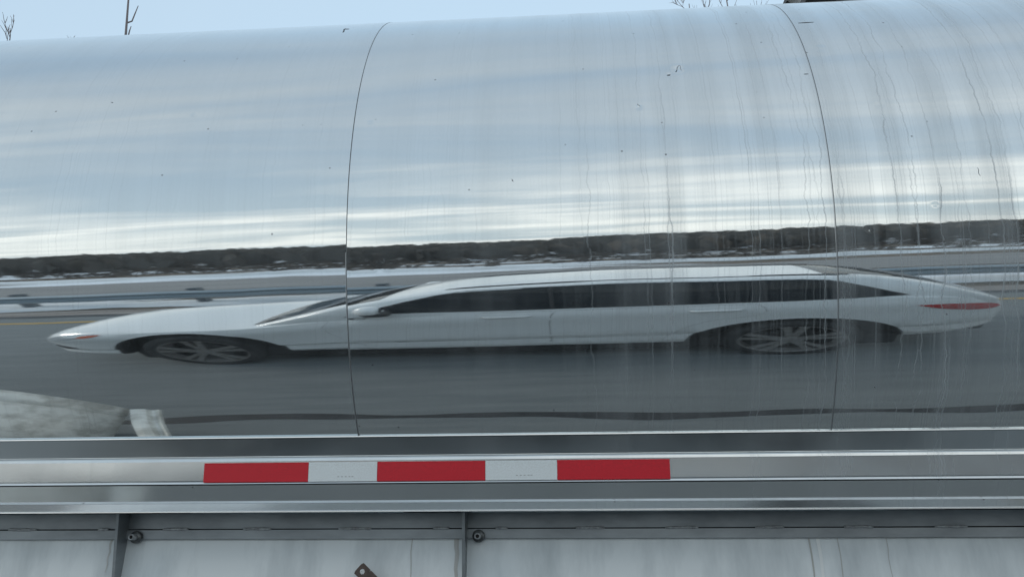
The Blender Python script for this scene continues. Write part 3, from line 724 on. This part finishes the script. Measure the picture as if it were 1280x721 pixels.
def tree_of(o):
    m = o.data; return BVHTree.FromPolygons([v.co for v in m.vertices], [p.vertices for p in m.polygons])
BT, GTR = tree_of(body), tree_of(roof)
def drape(name, poly, trees, m, off=.004, s=1, parent=car, th=.003, step=.05, smooth=True, axis='y'):
    """a panel whose outline is given in the side view (x,z) and which lies on the body's own curved side"""
    bm = bmesh.new()
    vs = [bm.verts.new((x, 0, z)) for x, z in poly]; f = bm.faces.new(vs)
    xa = [p[0] for p in poly]; za = [p[1] for p in poly]
    x = min(xa) + step
    while x < max(xa):
        g = bm.verts[:] + bm.edges[:] + bm.faces[:]; bmesh.ops.bisect_plane(bm, geom=g, plane_co=(x, 0, 0), plane_no=(1, 0, 0)); x += step
    z = min(za) + step
    while z < max(za):
        g = bm.verts[:] + bm.edges[:] + bm.faces[:]; bmesh.ops.bisect_plane(bm, geom=g, plane_co=(0, 0, z), plane_no=(0, 0, 1)); z += step
    lasty = s*.9
    for v in bm.verts:
        best = None
        for t in trees:
            if axis == 'y': o_, d_ = Vector((v.co.x, YM + s*1.6, v.co.z)), Vector((0, -s, 0))
            h = t.ray_cast(o_, d_)
            if h[0] is not None and (best is None or s*(h[0].y-YM) > s*(best[0].y-YM)): best = h
        if best is None: v.co.y = YM + lasty
        else:
            nrm = best[1] if best[1].y*s > 0 else -best[1]
            v.co = best[0] + nrm*off; lasty = best[0].y - YM
    r = bmesh.ops.extrude_face_region(bm, geom=bm.faces[:])
    ev = [e for e in r['geom'] if isinstance(e, bmesh.types.BMVert)]
    bmesh.ops.translate(bm, verts=ev, vec=(0, s*.0001, 0))
    for v in ev: v.co.y += -s*th
    fix(bm)
    o = link(name, bm, m, parent, smooth)
    try: o.data.set_sharp_from_angle(angle=R(35))
    except Exception: pass
    return o
def gap(poly, d=.006):
    cx = sum(p[0] for p in poly)/len(poly); cz = sum(p[1] for p in poly)/len(poly); out = []
    n = len(poly)
    for i in range(n):
        a, b, c = Vector(poly[i-1]), Vector(poly[i]), Vector(poly[(i+1) % n])
        t = (c-a).normalized(); nrm = Vector((t.y, -t.x))
        if nrm.dot(b - Vector((cx, cz))) < 0: nrm = -nrm
        q = b + nrm*d; out.append((q.x, q.y))
    return out
win_front = [(-1.02, 1.005), (-.92, 1.075), (-.80, 1.145), (-.66, 1.215), (-.50, 1.262), (-.30, 1.278), (-.115, 1.288), (-.115, 1.0), (-.5, 1.0)]
win_rear = [(-.095, 1.0), (-.095, 1.286), (.2, 1.290), (.5, 1.286), (.80, 1.270), (.84, 1.266), (.84, 1.005), (.4, 1.0)]
win_qtr = [(.855, 1.007), (.855, 1.270), (1.0, 1.262), (1.12, 1.245), (1.17, 1.215), (1.27, 1.14), (1.36, 1.07), (1.43, 1.018), (1.2, 1.012)]
band = [(-1.05, .997), (-.94, 1.083), (-.81, 1.157), (-.66, 1.227), (-.50, 1.274), (-.30, 1.289), (-.1, 1.297), (.2, 1.300), (.5, 1.296), (.82, 1.282), (1.01, 1.272), (1.13, 1.254), (1.18, 1.223), (1.28, 1.148), (1.37, 1.078), (1.46, 1.012), (1.2, 1.003), (.4, .991), (-.4, .990)]
door_f = [(-1.00, .965), (-1.12, .945), (-1.22, .88), (-1.27, .78), (-1.255, .66), (-1.20, .54), (-1.13, .43), (-1.08, .378), (-.6, .372), (-.20, .372), (-.161, .44), (-.151, .60), (-.141, .76), (-.121, .90), (-.101, .965)]
door_r = [(-.092, .965), (-.117, .90), (-.137, .76), (-.147, .60), (-.157, .42), (-.185, .372), (.1, .372), (.36, .375), (.385, .44), (.43, .55), (.50, .65), (.60, .74), (.78, .80), (.83, .83), (.845, .88), (.835, .93), (.80, .975), (.4, .97)]
for s in (1, -1):
    drape('window_trim', band, [GTR, BT], M_TRIM, .002, s)
    for pnl in (win_front, win_rear, win_qtr): drape('side_window', pnl, [GTR, BT], M_GLASS, .0055, s)
    for dr, hx in ((door_f, -.33), (door_r, .63)):
        drape('door_gap', gap(dr, .003), [BT], M_TRIM, .0015, s, th=.001)
        d_ = drape('door', dr, [BT], M_PAINT, .0045, s)
        bm = bmesh.new(); h = BT.ray_cast(Vector((hx, YM+s*1.6, .905)), Vector((0, -s, 0))); yh = h[0].y
        tube(bm, [(hx-.12, yh, .905), (hx-.10, yh+s*.035, .905), (hx+.09, yh+s*.038, .908), (hx+.115, yh, .908)], [.012, .013, .013, .010], 10); link('door_handle', bm, M_PAINT, d_, True)
        bm = bmesh.new(); tube(bm, [(hx-.11, yh+s*.004, .889), (hx+.105, yh+s*.004, .892)], [.006, .006], 6); link('handle_recess', bm, M_TRIM, d_, True)
    # bright crease moulding low on the doors
    drape('side_crease', [(-1.18, .560), (-1.14, .548), (.30, .560), (.44, .568), (.30, .574), (-1.12, .562)], [BT], M_PAINT, .016, s)
    drape('headlight', [(-2.99, .575), (-2.94, .62), (-2.84, .68), (-2.72, .715), (-2.56, .735), (-2.62, .685), (-2.75, .635), (-2.90, .58)], [BT], M_LENS, .005, s, step=.03)
    drape('corner_lamp', [(-2.70, .660), (-2.66, .700), (-2.60, .715), (-2.52, .728), (-2.57, .69), (-2.64, .668)], [BT], M_AMB, .0085, s, step=.03)
    drape('tail_light', [(1.48, .875), (1.60, .875), (1.74, .855), (1.84, .825), (1.865, .775), (1.82, .745), (1.72, .755), (1.60, .80)], [BT], M_REDL, .008, s, step=.03)
    drape('bumper_vent', [(-2.99, .47), (-2.93, .50), (-2.80, .44), (-2.76, .385), (-2.84, .39)], [BT], M_TRIM, .004, s, step=.03)
    # door mirror
    ym = YM + s*.93
    bm = bmesh.new(); bmesh.ops.create_uvsphere(bm, u_segments=24, v_segments=14, radius=1.)
    for v in bm.verts:
        x, y, z = v.co; x = x*(1.0 if x < 0 else .55)
        v.co = (-.93 + x*.095, ym + s*.055 + y*.105, 1.085 + z*.072*(1-.15*x))
    mi = link('door_mirror', bm, M_PAINT, car, True)
    bm = bmesh.new(); bmesh.ops.create_uvsphere(bm, u_segments=24, v_segments=10, radius=1.)
    for v in bm.verts: v.co = (-.925 + v.co.x*.082, ym + s*.055 + v.co.y*.100, 1.045 + v.co.z*.045)
    link('mirror_base', bm, M_TRIM, mi, True)
    bm = bmesh.new(); tube(bm, [(-.92, YM+s*.86, .985), (-.92, ym+s*.02, 1.005)], [.032, .026], 10); link('mirror_arm', bm, M_TRIM, mi, True)
    bm = bmesh.new(); bmesh.ops.create_uvsphere(bm, u_segments=20, v_segments=10, radius=1.)
    for v in bm.verts: v.co = (-.886 + v.co.x*.006, ym + s*.055 + v.co.y*.088, 1.085 + v.co.z*.058)
    link('mirror_glass', bm, M_CHROME, mi, True)
# windscreen and rear window laid on the greenhouse
def lay(name, xa, xb, f0, f1, m):
    bm = bmesh.new(); nx, ny = 12, 14; g = []
    for i in range(nx+1):
        x = xa + (xb-xa)*i/nx; row = []
        wd = f0 + (f1-f0)*i/nx
        for j in range(ny+1):
            y = YM + wd*(2*j/ny-1)
            h = GTR.ray_cast(Vector((x, y, 3)), Vector((0, 0, -1)))
            nrm = h[1] if h[1].z > 0 else -h[1]
            row.append(bm.verts.new(h[0] + nrm*.005))
        g.append(row)
    for i in range(nx):
        for j in range(ny): bm.faces.new((g[i][j], g[i+1][j], g[i+1][j+1], g[i][j+1]))
    fix(bm)
    return link(name, bm, m, car, True)
lay('windscreen', -1.68, -.95, .72, .64, M_GLASS)
lay('rear_window', 1.14, 1.66, .50, .54, M_GLASS)
for s in (-1, 1):
    bm = bmesh.new(); pts_ = []
    for i in range(22):
        x = -.62 + 1.85*i/21; y = YM + s*.585
        h = GTR.ray_cast(Vector((x, y, 3)), Vector((0, 0, -1))); pts_.append(h[0] + Vector((0, 0, .003)))
    tube(bm, pts_, [.013 if -.55 < p_.x < .05 or p_.x > .85 else .006 for p_ in pts_], 6); link('roof_seam', bm, M_TRIM, car, True)
bm = bmesh.new(); box(bm, (-3.0, YM, .50), (.08, .86, .16), .02); link('grille', bm, M_TRIM, car)
bm = bmesh.new(); box(bm, (1.92, YM, .60), (.03, .30, .15), .006); link('licence_plate', bm, M_WHITE, car)
bm = bmesh.new(); box(bm, (1.84, YM, .36), (.14, 1.2, .12), .02); link('rear_valance', bm, M_TRIM, car)
bm = bmesh.new(); box(bm, (-.5, YM, .26), (4.0, 1.62, .19), .03); link('underbody_shade_box', bm, mat('underbody_shade_black', (.012, .012, .013), .9), car)  # low black underbody box, added to deepen the shade beneath the car
# wheels
def car_wheel(x, s):
    y = YM + s*.80
    bm = bmesh.new(); lathe(bm, [(.255, -.10), (.30, -.112), (.325, -.10), (.338, -.075), (.338, .075), (.325, .10), (.30, .112), (.255, .10)], 64, 'Y', (0, 0, 0), True); fix(bm)
    w_ = link('wheel', bm, M_TYRE, car, True); w_.location = (x, y, .338)
    bm = bmesh.new(); lathe(bm, [(.257, .104*s), (.247, .098*s), (.243, .06*s), (.225, .0), (.225, -.08*s)], 64, 'Y'); fix(bm)
    for k in range(5):
        a0 = 2*pi*k/5 + .3
        for da in (-.17, .17):
            a = a0 + da; c, s_ = cos(a), sin(a); t = Vector((-s_, 0, c)); rr = Vector((c, 0, s_))
            q = []
            for r_, w2, yy in ((.045, .022, .078), (.14, .017, .088), (.248, .024, .094)):
                q.append([bm.verts.new(rr*r_ + t*w2*e + Vector((0, s*(yy - d), 0))) for e, d in ((-1, .0), (1, .0), (1, .03), (-1, .03))])
            for u, v in zip(q, q[1:]):
                for m_ in range(4): bm.faces.new((u[m_], u[(m_+1) % 4], v[(m_+1) % 4], v[m_]))
    lathe(bm, [(.0, .092*s), (.03, .09*s), (.055, .080*s), (.058, .04*s)], 24, 'Y')
    fix(bm); link('rim', bm, M_RIM, w_, False)
    bm = bmesh.new(); lathe(bm, [(.0, .0), (.15, .0), (.15, .02*s), (.0, .02*s)], 32, 'Y'); fix(bm); link('brake_disc', bm, mat('brake', (.07, .07, .07), .5, .7), w_)
for x in (FX, RX):
    for s in (1, -1): car_wheel(x, s)
